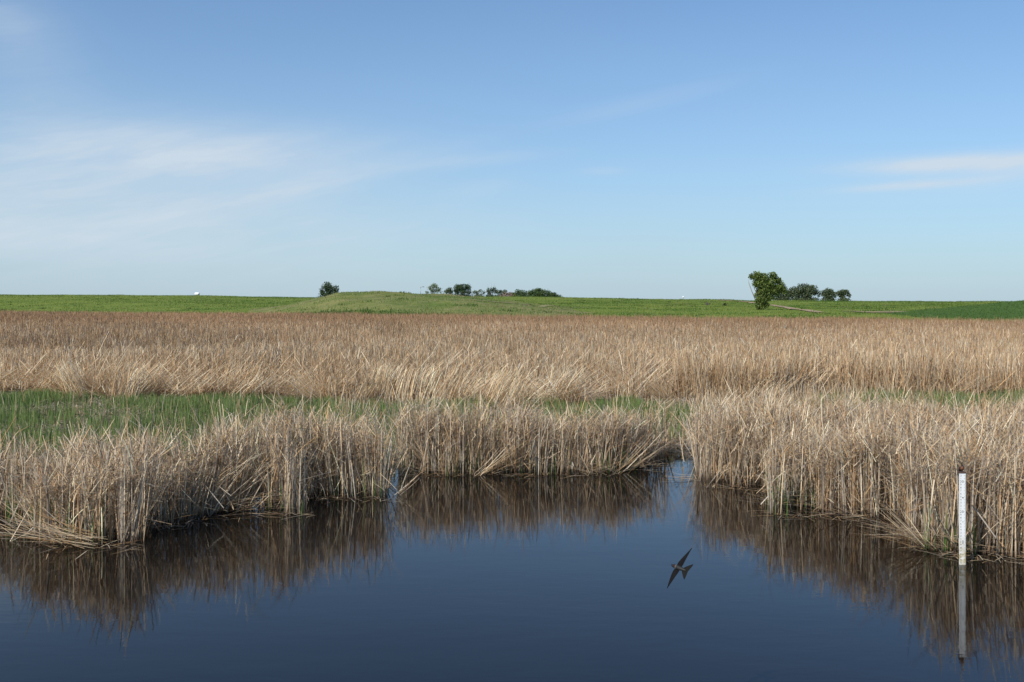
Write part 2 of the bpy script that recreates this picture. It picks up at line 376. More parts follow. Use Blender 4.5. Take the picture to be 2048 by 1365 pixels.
def foreground(name, label, p0, p1, dens, hmap, seedoff=0, short=None):
    """reeds of the near fronts, standing in the water"""
    A = 0; # sample
    n0 = int(dens*(p1-p0)/FPX*14*3.6)
    px = U(n0, p0, p1); dd = U(n0, 10.2, 18.2)
    n0 = int(dens*(p1-p0)/FPX*14.2*8); px = U(n0, p0, p1); dd = U(n0, 10.2, 18.2)
    e = edge(px); bk = back(px); x = gx(px, dd)
    jag = (fbm(x*1.9+seedoff, dd*1.9)-.5)*.38+(fbm(x*.55+5+seedoff, dd*.3, 2)-.5)*.35
    keep = (dd > e+jag*.9) & (dd < bk+jag*1.6) & (rng.random(n0) < dd/18)
    cl = fbm(x*3.2+3, dd*3.2+seedoff, 3); keep &= rng.random(n0) < np.clip((cl-.33)*3.6, .05, 1)
    px, dd, x = px[keep], dd[keep], x[keep]; n = len(px)
    H = .935*hmap(px)*(.95+.62*(fbm(x*1.5+9+seedoff, dd*1.5, 3)-.5)+.45*(fbm(x*.6+29+seedoff, dd*.6, 2)-.5)+.085*rng.standard_normal(n)); H = np.clip(H, .3, 1.25)
    front = np.clip(1-(dd-edge(px))/.5, 0, 1)
    parts = []
    # uprights
    kind = rng.random(n); az = rng.random(n)*2*math.pi
    wind = fbm(x*.9+40, dd*.9, 2)
    th0 = np.where(kind < .46, np.abs(rng.normal(0, .08, n)), np.where(kind < .80, U(n, .10, .50), U(n, .40, 1.05)))
    th0 = th0*(1-.62*front*(rng.random(n) < .85))
    az = np.where(kind > .46, (wind-.5)*7+rng.normal(0, 1.0, n), az)
    th1 = U(n, -.02, .25)*np.where(rng.random(n) < .15, 2.4, .4)
    brk = np.where(rng.random(n) < .30, U(n, .45, .9), 2.0); brka = U(n, .7, 2.3)
    h = H*np.where(kind < .80, 1, U(n, .6, 1.05)); h = np.where(rng.random(n) < .25, h*U(n, .35, .85), h)
    w = np.clip(rng.lognormal(-4.72, .40, n), .004, .020)
    col = palette(n, [2.6, 3.0, 2.0, 2.6, 3.2, 1.5, 2.0, .8, 2.4], jit=.22, tint=(1.02,.985,.93))
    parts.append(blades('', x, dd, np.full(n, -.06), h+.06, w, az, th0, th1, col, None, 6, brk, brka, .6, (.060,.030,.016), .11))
    # loose snapped leaves caught among the stems
    m = int(n*1.15); k = rng.integers(0, n, m); hz = H[k]*(.97-np.abs(rng.normal(0, .27, m))); hz = np.clip(hz, .04, None)
    L_ = U(m, .08, .42); tilt = np.clip(rng.normal(1.1, .6, m), .1, 2.4)
    azf = np.where(rng.random(m) < .65, np.where(rng.random(m) < .5, 0, math.pi)+rng.normal(0, .6, m), rng.random(m)*6.28)
    parts.append(blades('', x[k]+rng.normal(0, .06, m), dd[k]+rng.normal(0, .05, m), hz, L_, U(m, .005, .0125), azf, tilt, U(m, -.15, .45),
                        palette(m, [3.4, 4, 2.4, 1.2, 2, 1.6, 4.2, 1.2, .9], jit=.18, tint=(1.06,1.0,.895)), None, 4, None, None, .4))
    # tussocks that lean together, each its own way
    g = int(n/150); m = 30; k = rng.choice(np.where(front < .3)[0], g); rp = lambda q: np.repeat(q, m); nn = g*m
    sa = np.where(rng.random(g) < .6, 0, math.pi)+rng.normal(0, .7, g); st = U(g, .2, 1.0)
    parts.append(blades('', rp(x[k])+rng.normal(0, .07, nn), rp(dd[k])+rng.normal(0, .07, nn), rp(U(g, 0, .25)), rp(H[k])*U(nn, .55, 1.05), U(nn, .006, .015), rp(sa)+rng.normal(0, .13, nn), rp(st)+rng.normal(0, .09, nn), U(nn, 0, .35),
                        palette(nn, [3, 4, 1.5, 1, 2.4, 1, 4.5, .8, .6], jit=.16, tint=(1.05,1.0,.91)), None, 5, None, None, .5))
    # long arching stalks
    m = int(n*.004); k = rng.integers(0, n, m)
    parts.append(blades('', x[k], dd[k], np.full(m, .0), H[k]*U(m, 1.0, 1.35), U(m, .006, .011), rng.random(m)*6.28, U(m, .2, .9), U(m, .5, 1.6), palette(m, [2, 3, 1, 1, 2, 1, 4, 1, 0]), None, 8, None, None, .3))
    # fallen at the waterline
    m = int(n*.010); k = rng.choice(np.where(front > .35)[0], m)
    side = np.where(rng.random(m) < .5, 0, math.pi)+rng.normal(0, .5, m)
    side = np.where(rng.random(m) < .35, -math.pi/2+rng.normal(0, .6, m), side)
    parts.append(blades('', x[k], dd[k]+.05, U(m, .0, .22), U(m, .25, .75), U(m, .007, .013), side, U(m, 1.15, 1.62), U(m, .0, .15), palette(m, [3, 3, 2, 1, 2, 2, 3, 2, 1]), None, 4, None, None, .4))
    V, F, c = join(parts)
    o = mesh_np(name, V, F, M_reed, col=c); tag(o, label, 'reeds', kind='stuff')
    # new green shoots inside the front
    m = int(n*.10); g = rng.integers(0, n, m*3); g = g[fbm(x[g]*1.3+70, dd[g]*1.3, 2) > .55][:m]; m = len(g)
    gc = np.array([(.09,.17,.035)])*(1+.25*rng.standard_normal((m, 1))); gc = np.clip(gc, .01, .5)
    return blades('', x[g]+rng.normal(0, .03, m), dd[g]-.02, np.full(m, -.03), U(m, .22, .55), U(m, .007, .012), rng.random(m)*6.28, np.abs(rng.normal(0, .08, m)), U(m, 0, .2), gc, None, 3, None, None, .2)
hL = interp([(-900,.9),(0,.86),(60,.86),(120,.93),(250,1.03),(400,.98),(500,1.06),(620,1.08),(700,1.04),(780,.92),(800,1.0),(1000,.99),(1100,.93),(1250,.96),(1335,.93),(1395,1.05),(1550,1.05),(1800,1.05),(2060,1.05),(3000,1.05)])
sh = []
sh.append(foreground('reed_bed', 'tangled dry reed clump standing in water at the left of the pond', -330, 783, 1600, hL, 0))
sh.append(foreground('reed_bed', 'dry reed clump at the far middle edge of the pond, with fallen stems at its foot', 796, 1342, 1600, hL, 31))
sh.append(foreground('reed_bed', 'dense dry reed stand at the right of the pond around the white staff gauge', 1392, 2380, 1600, hL, 77))

# middle ground: litter-strewn wet meadow with green shoots, then the big marsh
def green_band():
    n = 210000; px = U(n, -300, 2350); r = rng.random(n); bb = back(px)+.1; mm = marsh0(px)-.2+(fbm(px*.02, px*0+9, 3)-.5)*3.5+rng.normal(0, .25, n)
    dd = bb+(mm-bb)*r; x = gx(px, dd); keep = rng.random(n) < dd/30
    ll = interp([(-900,1),(0,1),(330,1),(450,.75),(700,.65),(760,.65),(900,.50),(1100,.55),(1300,.6),(1380,.6),(1420,.16),(1550,.5),(1640,.6),(1700,.5),(1760,1.1),(2060,1.2),(3000,.5)])(px)
    f = fbm(x*.45+3, dd*.45+8, 3); f = np.where(px > 520, f-.9*np.clip(.52-fbm(x*.8+33, dd*.3+1, 2), 0, .4), f)
    keep &= rng.random(n) < np.clip(ll*.58*(f*2.7-.45), .02, 1)
    px, dd, x = px[keep], dd[keep], x[keep]; n = len(x)
    h = U(n, .20, .44)*(.75+.5*fbm(x*.8, dd*.8, 2))*(.55+.45*np.clip((mm[keep]-dd)/3, 0, 1)); c = np.array([(.150,.218,.064)])*(1+.22*rng.standard_normal((n, 1)))
    c = np.where((rng.random(n) < .18)[:, None], c*np.array([1.5, 1.25, 1.3]), c)
    return blades('', x, dd, np.full(n, .0), h, U(n, .010, .020), rng.random(n)*6.28, np.abs(rng.normal(0, .09, n)), U(n, 0, .2), np.clip(c, .01, .6), None, 3, None, None, .15, (.09,.08,.04), .06)
sh.append(green_band())
V, F, c = join(sh)
tag(mesh_np('green_shoots', V, F, M_grass, col=c), 'fresh green shoots filling the wet opening behind the front reeds', 'grass', kind='stuff')

def litter():
    n = 130000; px = U(n, -300, 2350); bb = back(px)-.1; mm = marsh0(px)+1
    dd = bb+(mm-bb)*rng.random(n); x = gx(px, dd); f = fbm(x*.6+60, dd*.6, 3)
    keep = rng.random(n) < np.clip((f-.25)*2.0, .08, 1); px, dd, x = px[keep], dd[keep], x[keep]; n = len(x)
    a = blades('', x, dd, U(n, .05, .16), U(n, .12, .5), U(n, .007, .015), rng.random(n)*6.28, U(n, 1.35, 1.62), U(n, -.1, .1), palette(n, [3, 3, 2, 2, 2, 2, 3, 1, 2]), None, 2, None, None, .5, zfix=.05)
    # standing dry stems scattered through the opening (thick behind the centre and right fronts)
    n = 75000; px = U(n, -300, 2350); bb = back(px)-.1; mm = marsh0(px)+.5; dd = bb+(mm-bb)*rng.random(n); x = gx(px, dd)
    ll = interp([(-900,.03),(0,.03),(380,.04),(460,.12),(600,.14),(720,.16),(800,.07),(1000,.06),(1200,.06),(1335,.10),(1385,.10),(1400,.6),(1540,.6),(1640,.30),(1740,.14),(2060,.14),(3000,.26)])(px)
    f = fbm(x*.7+11, dd*.7+2, 3); keep = rng.random(n) < np.clip(ll*.6*(f*2.4-.35), 0.004, 1)
    px, dd, x = px[keep], dd[keep], x[keep]; n = len(x)
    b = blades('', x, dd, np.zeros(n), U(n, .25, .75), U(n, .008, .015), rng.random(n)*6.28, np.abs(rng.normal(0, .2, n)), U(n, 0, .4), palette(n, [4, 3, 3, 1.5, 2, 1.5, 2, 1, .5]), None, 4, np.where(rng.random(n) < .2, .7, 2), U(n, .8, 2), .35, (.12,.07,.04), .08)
    return join([a, b])
V, F, c = litter()
tag(mesh_np('reed_litter', V, F, M_reed, col=c), 'broken pale reed stems scattered over the wet ground between the reed stands', 'reeds', kind='stuff')

def marsh():
    parts = []
    K = 190000.
    for lo, hi, ns, mul in ((25, 45, 4, 2.1), (45, 80, 3, 3.2), (80, 200, 2, 2.6)):
        n = int(K*mul*1.35*math.log(hi/lo)); px = U(n, -320, 2380); dd = lo*(hi/lo)**rng.random(n)
        x = gx(px, dd); m0 = marsh0(px)+(fbm(x*.35, x*.0+3, 3)-.5)*4.2+rng.normal(0, .12, n)
        keep = (dd > m0) & (dd < marsh1(px)+3+(fbm(x*.1, x*0, 2)-.5)*6)
        f = fbm(x*.30+20, dd*.16+4, 3); keep &= rng.random(n) < np.clip(f*2.6-.35, .18, 1)
        # opening on the left in the second row of reeds
        gap = np.exp(-((px-200)/420)**2)*np.exp(-((dd-45)/4.5)**2); keep &= rng.random(n) > gap*.93
        px, dd, x, m0 = px[keep], dd[keep], x[keep], m0[keep]; n = len(x)
        hf = fbm(x*.22+2, dd*.13+1, 3); hs_ = fbm(x*.9+2, dd*.5+1, 2)
        H = (.92+.34*hf+.26*(hs_-.5)+.13*rng.standard_normal(n)); H = np.where(rng.random(n) < .4, H*U(n, .55, 1), H)
        H *= 1-.45*np.exp(-((px-200)/450)**2)*np.exp(-((dd-42)/7)**2)
        reach = 3.5+6.0*fbm(x*.25+50, x*0+1, 2)
        fr = np.clip(1-(dd-m0)/reach, 0, 1)**.6      # front strip, partly flattened by the wind
        fl = fbm(x*.50+90, dd*.35, 2); flat = (fr > 0) & (rng.random(n) < fr*np.clip(.50+3.0*(fl-.42), 0, .97)*interp([(-900,1.1),(900,1.1),(1250,.8),(1400,.35),(3000,.25)])(px))
        th0 = np.where(flat, np.clip(rng.normal(.72+.75*fl, .22, n)*(.6+.5*fr), .25, 1.5), np.abs(rng.normal(0, .20, n)))
        az = np.where(flat, rng.normal(-.05, .30, n)+(fbm(x*.3, dd*.3, 2)-.5)*1.6, rng.random(n)*6.28)
        rot = rng.random(n) < .15; az = np.where(flat & rot, math.pi+rng.normal(0, .6, n), az)
        w = (.0085+.00013*dd)*np.clip(rng.lognormal(0, .45, n), .4, 2.4)
        far = np.clip((dd-34)/60, 0, 1)
        c = palette(n, [4, 2.5, 3, 1, 1.2, 2, 1.2, 1.6, .5]); cf = palette(n, [2.6, .8, 4, .5, .6, 3.3, .4, 1.8, .8])*np.array([.84, .735, .655]); cf = .5*cf+.5*cf.mean(0)*(1+.06*rng.standard_normal((n, 1)))
        sel = rng.random(n) < far*.95+.05; c = np.where(sel[:, None], cf, c)
        patch = fbm(x*.12+7, dd*.06, 3)[:, None]; c = c*(.74+.46*patch)
        c = np.where(flat[:, None], palette(n, [3, 5, 1.0, .3, 1, .3, 6, 1.0, 0])*1.12, c)
        brk = np.where(rng.random(n) < .26, U(n, .5, .85), 2.); brka = U(n, .6, 2.2)
        H = np.where(flat, H*1.1, H*(1-.45*np.clip(1-(dd-m0)/3.0, 0, 1)*(px < 1350)))
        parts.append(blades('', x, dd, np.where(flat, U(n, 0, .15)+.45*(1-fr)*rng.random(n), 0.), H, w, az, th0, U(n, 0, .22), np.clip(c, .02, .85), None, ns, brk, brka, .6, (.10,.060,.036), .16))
        if lo < 40:      # sheaves blown over at the front of the marsh, draped towards the pond
            ns_ = 900; cx = U(ns_, -320, 2380); cx = cx[rng.random(ns_) < interp([(-900,1),(1000,1),(1250,.7),(1450,.25),(3000,.25)])(cx)]
            wv = fbm(cx*.012, cx*0+3, 2); cx = cx[wv > .34]; m = 52; ns_ = len(cx)
            cd = marsh0(cx)+(fbm(gx(cx, 27.)*.35, cx*0+3, 3)-.5)*4.2+U(ns_, -.3, 4.4); rt = fbm(cx*.006+9, cx*0, 2) > .37; sa = np.where(rt, -.05, math.pi+.4)+rng.normal(0, .45, ns_); st = np.clip(.55+1.3*(fbm(cx*.02+3, cd*.5, 2)-.3), .3, 1.3)+rng.normal(0, .20, ns_)
            rep = lambda q: np.repeat(q, m); nn = ns_*m; X_ = gx(rep(cx), rep(cd))+rng.normal(0, .16, nn); D_ = rep(cd)+rng.normal(0, .14, nn)
            parts.append(blades('', X_, D_, np.zeros(nn), U(nn, .45, 1.15), U(nn, .007, .017), rep(sa)+rng.normal(0, .16, nn), np.clip(rep(st)+rng.normal(0, .14, nn), .1, 1.45), U(nn, -.05, .45),
                                np.clip(palette(nn, [4, 5, 1.2, .3, .6, .6, 5, 1.2, .2], jit=.2)*1.20, 0, .88), None, 6, None, None, .6, (.12,.075,.045), .10))
        if lo < 80:      # snapped pieces lying in the canopy
            m = int(n*.30); k = rng.integers(0, n, m)
            parts.append(blades('', x[k], dd[k], H[k]*np.where(flat[k], .3, .92)*U(m, .55, 1), U(m, .10, .34), w[k]*.9, rng.random(m)*6.28, np.clip(rng.normal(1.0, .45, m), .1, 2.1), U(m, 0, .3), np.clip(c[k]*U(m, .9, 1.25)[:, None], .02, .85), None, 2, None, None, .6))
    return join(parts)
V, F, c = marsh()
tag(mesh_np('reed_marsh', V, F, M_reed, col=c), 'wide tan reed marsh reaching back to the foot of the green bank', 'reeds', kind='stuff')
print('marsh blades faces', len(F))

# grass on the banks
def bank_grass():
    parts = []
    n = 150000; px = U(n, -200, 2250); r = rng.random(n)**.8
    dd = marsh1(px)+2+r*(crestd(px)+3-marsh1(px)); x = gx(px, dd); z = land_z(px, dd)
    lush = fbm(x*.10+3, dd*.10, 3); dry = fbm(x*.25+30, dd*.25+9, 3)
    mnd = (px > 500) & (px < 1250) & (mound_z(px, dd) > bank_z(px, dd)-.02); crp = (px > 1750) & (crop_z(px, dd) > bank_z(px, dd)-.02)
    c = np.where((lush+.25*(fbm(x*.5+11, dd*.25, 2)-.5) > .5)[:, None], np.array([(.085,.150,.020)]), np.array([(.190,.235,.042)]))
    c = np.where((mnd & (dry > .52))[:, None], np.array([(.30,.26,.13)]), c)
    foot = (dd-marsh1(px)) < 12; c = np.where((foot & (rng.random(n) < .8))[:, None], np.array([(.070,.140,.022)]), c)
    c = np.where(crp[:, None], np.array([(.066,.115,.024)]), c)*(1+.18*rng.standard_normal((n, 1)))
    h = U(n, .10, .26)*(.6+.8*lush); h = np.where(foot, h*1.7, h); h = np.where(crp, .18, h)
    parts.append(blades('', x, dd, z-.03, h, U(n, .05, .14), rng.random(n)*6.28, np.abs(rng.normal(0, .35, n)), U(n, 0, .3), np.clip(c, .01, .5), None, 1, None, None, .2, zfix=-1, psi=rng.normal(0, .8, n)))
    # darker tussocks and taller rough clumps
    m = 1000; px = U(m, -150, 2200); f0 = marsh1(px)+2; dd = f0+(rng.random(m)**1.2)*(crestd(px)+1-f0); kp = (fbm(gx(px, dd)*.05+60, dd*.05, 3) > .46) & ~((px > 1780) & (crop_z(px, dd) > bank_z(px, dd)-.1)); px = px[kp]; dd = dd[kp]; m = len(px); q = 16
    X_ = np.repeat(gx(px, dd), q)+rng.normal(0, .55, m*q); D_ = np.repeat(dd, q)+rng.normal(0, .4, m*q); P_ = 1024+X_/D_*FPX
    cc = np.array([(.070,.125,.022)])*(1+.25*rng.standard_normal((m, 1))); cc = np.where((rng.random(m) < .22)[:, None], np.array([(.20,.19,.07)]), cc)
    parts.append(blades('', X_, D_, land_z(P_, D_)-.04, U(m*q, .15, .40), U(m*q, .08, .20), rng.random(m*q)*6.28, np.abs(rng.normal(0, .4, m*q)), U(m*q, 0, .4), np.clip(np.repeat(cc, q, 0), .01, .5), None, 1, None, None, .2, zfix=-1, psi=rng.normal(0, .8, m*q)))
    # rough dark fringe where the bank meets the marsh
    m = 26000; px = U(m, -150, 2250); dd = marsh1(px)+U(m, .5, 9); x = gx(px, dd); kp = fbm(x*.12+8, dd*.3, 2) > .42; px = px[kp]; dd = dd[kp]; x = x[kp]; m = len(px)
    cc = np.array([(.075,.135,.026)])*(1+.25*rng.standard_normal((m, 1)))
    parts.append(blades('', x, dd, land_z(px, dd)-.04, U(m, .2, .5), U(m, .06, .14), rng.random(m)*6.28, np.abs(rng.normal(0, .3, m)), U(m, 0, .4), np.clip(cc, .01, .5), None, 1, None, None, .2, zfix=-1, psi=rng.normal(0, .8, m)))
    return join(parts)
V, F, c = bank_grass()
tag(mesh_np('grass', V, F, M_grass, col=c), 'rough green grass covering the bank and the mound', 'grass', kind='stuff')

# ------------------------------------------------------------------ trees and bushes
M_bark = plain('bark', (.10,.075,.055), .9, noise=(6, (.20,.16,.125)))
M_dead = plain('dead_wood', (.30,.26,.22), .9)
def leaves(lobes, n, size, colA, colB, seed, gap=.36):
    r = np.random.default_rng(seed); vol = np.array([l[3]*l[4]*l[5] for l in lobes])**.75; k = r.choice(len(lobes), n, p=vol/vol.sum())
    Lb = np.array(lobes)[k]; u = r.standard_normal((n, 3)); u /= np.linalg.norm(u, axis=1)[:, None]
    rad = np.clip(r.random(n)**.42, 0, 1)*(1+.12*r.standard_normal(n))
    # clump noise for gaps
    P = Lb[:, :3]+u*rad[:, None]*Lb[:, 3:6]
    sc = 1.15/np.mean(Lb[:, 3:6]); cn = vnoise(P[:, 0]*sc*2.2+seed, P[:, 2]*sc*2.2+P[:, 1]*sc*1.2)
    kp = (cn > gap) | (r.random(n) < .14); P = P[kp]; cn = cn[kp]; n = len(P)
    a = r.standard_normal((n, 3)); a /= np.linalg.norm(a, axis=1)[:, None]; b = np.cross(a, r.standard_normal((n, 3))); b /= np.linalg.norm(b, axis=1)[:, None]
    s = size*(.55+.9*r.random(n))[:, None]
    V = np.stack([P-a*s, P-b*s*.6, P+a*s, P+b*s*.6], 1).reshape(-1, 3); F = np.arange(4*n).reshape(-1, 4)
    t = np.clip(cn+.25*r.standard_normal(n), 0, 1)[:, None]; c = np.array(colA)*(1-t)+np.array(colB)*t
    return V, F, np.repeat(c, 4, 0)
GA = (.04,.07,.02); GB = (.12,.16,.05)
def tree(name, label, cat, px, d, lobes, n, size, cA=GA, cB=GB, group=None, basey=None, lean=0, bare=None, seed=1, depth=.8, trunk_r=.022, gap=.36):
    """lobes in photo pixels (px, y, rx, ry) at depth d"""
    zb = float(land_z(np.array([px*1.0]), np.array([d*1.0]))[0])-.1
    t = empty(name, (gx(px, d), d, zb)); tag(t, label, cat, group)
    r = random.Random(seed); k = d/FPX; LL = []
    for (lx, ly, rx, ry) in lobes:
        p = at(lx, ly, d); LL.append((p[0]-t.location.x, r.uniform(-.35, .35)*rx*k*depth, p[2]-zb, rx*k, rx*k*depth, ry*k))
    V, F, c = leaves(LL, n, size, cA, cB, seed, gap); V[:, 2] = np.maximum(V[:, 2], .02)
    mesh_np('crown' if cat == 'tree' else 'foliage', V, F, M_leaf, t, col=c)
    Ht = max(l[2]+l[5] for l in LL); b = MB(); R = max(.05, Ht*trunk_r); top = Ht*.45
    jx = [r.uniform(-.05, .05)*Ht for _ in range(4)]
    b.tube([(0,0,-.2),(jx[0]*.4,jx[1]*.4,top*.35),(jx[0],jx[1],top*.7),(jx[2]*.8,jx[3]*.8,top)], [R*1.3,R,R*.85,R*.7], 8)
    b.build('trunk' if cat == 'tree' else 'stem', M_bark, t, True)
    lb = MB()
    for l in LL:
        e = Vector((l[0], l[1], l[2])); s0 = Vector((jx[0]*.8, jx[1]*.8, min(top*.7, l[2]*.5))); m_ = s0.lerp(e, .5)+Vector((r.uniform(-.1,.1)*Ht*.3, 0, .05*Ht))
        lb.tube([s0, m_, e], [R*.6, R*.4, R*.15], 6)
        for _ in range(3):
            q = e+Vector((r.uniform(-1,1)*l[3], r.uniform(-1,1)*l[4], r.uniform(-.3,1)*l[5]))*.85; lb.tube([m_.lerp(e, .5), q], [R*.25, R*.07], 5)
    lb.build('branches', M_bark, t, True)
    if bare:
        bb = MB()
        for pts in bare:
            q = [at(a, y, d)-np.array([t.location.x, d, zb]) for a, y in pts]
            bb.tube([Vector(p)+Vector((0, r.uniform(-.2, .2), 0)) for p in q], [R*.45]+[R*.3]*(len(q)-2)+[R*.10], 5)
        bb.build('bare_branch', M_dead, t, True)
    return t
td = hit(1523, 620.5)
tree('tree', 'tallest leafy tree, narrow at its bushy foot, standing beside the dirt track', 'tree', 1523, td,
     [(1512,552,10,9),(1527,556,14,10),(1545,553,10,9),(1504,554,7,7),(1556,562,9,8),(1535,566,16,10),(1516,568,12,10),(1562,573,9,9),(1548,577,14,10),(1527,580,13,12),(1520,592,11,12),(1538,594,10,10),(1524,604,10,12),(1518,612,9,9),(1531,610,8,8),(1513,567,6,8),(1552,586,9,9),(1523,614,10,8),(1523,600,13,10),(1568,582,8,8),(1535,580,14,12)],
     13500, .13, (.045,.085,.016), (.21,.26,.065), bare=[[(1514,606),(1505,588),(1498,568),(1496,558)],[(1510,596),(1503,582),(1501,574)],[(1516,590),(1508,578),(1507,570)]], seed=3, trunk_r=.03, gap=.19)
dC = lambda px: float(crestd(px))+3
far = 'trees standing behind the grassy bank'
GAf = (.055,.082,.040); GBf = (.145,.175,.085)
for args in [
    ('tree', 'dark broad tree partly hidden behind the tall tree by the track', 1560, [(1553,583,12,10),(1565,580,12,10),(1575,590,10,9),(1556,594,10,6),(1568,596,10,5)], 2600, 21),
    ('tree', 'widest domed tree of the row to the right of the tall tree', 1608, [(1590,583,13,10),(1606,577,16,10),(1622,580,13,10),(1634,588,9,8),(1612,590,14,9),(1588,594,9,6),(1600,588,10,8),(1580,588,7,7)], 5200, 22),
    ('tree', 'middle sized round tree, second from the right end of the row', 1657, [(1650,588,8,9),(1659,585,10,8),(1668,591,7,7),(1656,595,9,5)], 2200, 23),
    ('tree', 'small tree with spreading open crown at the right end of the row', 1687, [(1681,587,8,7),(1690,585,9,6),(1698,591,5,5),(1685,594,6,5)], 1700, 24)]:
    nm, lb, px, lo, n, sd_ = args
    tree(nm, lb, 'tree', px, dC(px)+8, lo+[(px, float(crest(px))-3, (max(l[0]+l[2]*.7 for l in lo)-min(l[0]-l[2]*.7 for l in lo))/2, 4)], int(n*1.5), .17, GAf, GBf, far, seed=sd_, gap=.20)
for nm, lb, px, lo, n, cA, cB, sd_, bare in [
    ('tree', 'dark dense twin-topped tree at the left end of the mound', 657, [(655,573,11,9),(650,581,11,9),(662,581,12,9),(673,577,6,7),(672,585,8,6),(643,586,6,6),(657,588,16,5)], 4200, (.018,.038,.016), (.060,.088,.034), 31, None),
    ('tree', 'pale loose open-crowned tree just right of the lamp post', 868, [(869,573,8,6),(861,578,7,6),(878,580,8,5),(868,583,10,5),(854,585,5,4),(884,584,5,4)], 1500, (.060,.090,.040), (.15,.175,.085), 32, None),
    ('tree', 'small round dark tree left of the boxy dense tree', 898, [(899,580,7,5),(895,584,8,5),(903,585,6,5)], 1100, (.035,.058,.030), (.085,.11,.055), 33, None),
    ('tree', 'boxy dense dark tree in the middle of the skyline row', 924, [(916,576,9,8),(926,575,10,7),(935,577,8,8),(924,583,16,7),(912,584,7,6),(938,585,6,5)], 3600, (.022,.042,.020), (.065,.092,.040), 34, None),
    ('bush', 'low patchy bush right of the boxy dense tree', 956, [(950,585,7,4),(961,583,6,4),(966,586,5,4),(956,587,9,3)], 900, (.045,.065,.035), (.12,.14,.075), 35, None),
    ('tree', 'ragged dark tree with bare twigs poking above it', 982, [(978,580,5,5),(987,579,6,5),(983,585,9,5),(976,586,4,5),(993,584,5,5)], 1300, (.025,.045,.022), (.08,.10,.05), 36, [[(977,580),(976,573),(974,568)],[(983,578),(983,570),(982,565)],[(986,577),(989,570),(990,566)]]),
    ('bush', 'thin dark green bush between the twiggy tree and the pinkish scrub', 1003, [(1000,584,7,4),(1010,583,5,4),(1004,587,9,4)], 800, (.045,.065,.035), (.11,.13,.07), 37, None),
    ('bush', 'pinkish brown leafless scrub on the skyline', 1016, [(1012,588,8,4),(1022,588,8,4),(1030,590,7,4)], 900, (.14,.10,.075), (.26,.20,.15), 38, None),
    ('bush', 'left low rounded green bush of the long thicket', 1040, [(1036,584,8,5),(1046,586,9,6),(1030,588,7,4),(1042,590,12,4)], 1500, (.025,.050,.016), (.085,.12,.035), 39, None),
    ('bush', 'tallest domed green bush of the long thicket', 1074, [(1066,585,11,6),(1077,581,10,5),(1086,585,9,6),(1074,589,18,5),(1058,587,8,5)], 3000, (.022,.046,.014), (.080,.115,.032), 40, None),
    ('bush', 'right tapering green bush at the end of the long thicket', 1104, [(1094,583,4,4),(1098,587,8,5),(1108,589,8,4),(1116,592,7,3),(1100,591,12,4)], 1500, (.025,.048,.018), (.075,.105,.035), 41, None)]:
    tree(nm, lb, 'tree' if nm == 'tree' else 'bush', px, dC(px)+(6 if px > 700 else 8), lo+[(px, float(crest(px))-1, (max(l[0]+l[2]*.8 for l in lo)-min(l[0]-l[2]*.8 for l in lo))/2*(1.35 if sd_ > 37 else 1.15), 4.5)], int(n*1.5), .16, tuple(1.6*q for q in cA), tuple(1.45*q for q in cB), 'trees and bushes on the skyline behind the mound', seed=sd_, bare=bare, gap=.20 if sd_ in (31, 34, 37, 38, 39, 40, 41) else .30)
for px, y, lb, sd_ in [(1414, 608, 'greyish little dry bush on the bank left of the tall tree', 51), (1449, 609, 'faint olive little bush on the bank nearest the tall tree', 52)]:
    d = hit(px, y+3); c0 = ((.12,.11,.07), (.24,.21,.15)) if sd_ == 51 else ((.07,.09,.03), (.16,.17,.07))
    tree('bush', lb, 'bush', px, d, [(px, y, 4, 2.5), (px+2, y+1.5, 3, 2)], 260, .13, *c0, 'little bushes on the bank', seed=sd_)

# ------------------------------------------------------------------ small things on the skyline
M_white = plain('white_paint', (.82,.82,.80), .4)
M_dark = plain('dark_metal', (.05,.05,.055), .5)
M_grey = plain('galvanised', (.30,.31,.32), .45, .6)
def lamp_post():
    px, d = 841, 250.; zb = float(land_z(np.array([841.]), np.array([d]))[0]); k = d/FPX
    t = empty('lamp_post', (gx(px, d), d, zb)); tag(t, 'thin grey lamp post with one arm reaching right, on the mound skyline', 'lamp post')
    zt = at(px, 574.5, d)[2]-zb
    b = MB(); b.tube([(0,0,-.2),(0,0,zt*.5),(0,0,zt)], [.10,.075,.055], 10); b.build('pole', M_grey, t, True)
    a = MB(); a.tube([(0,0,zt-.12),(.3,0,zt+.02),(.62,0,zt+.04)], [.04,.035,.03], 8); a.build('arm', M_grey, t, True)
    h = MB(); h.tube([(.42,0,zt+.05),(.55,0,zt+.06),(.85,0,zt+.03),(.98,0,zt)], [(.03,.03),(.12,.07),(.13,.07),(.04,.03)], 10); h.build('lamp_head', M_dark, t, True)
lamp_post()
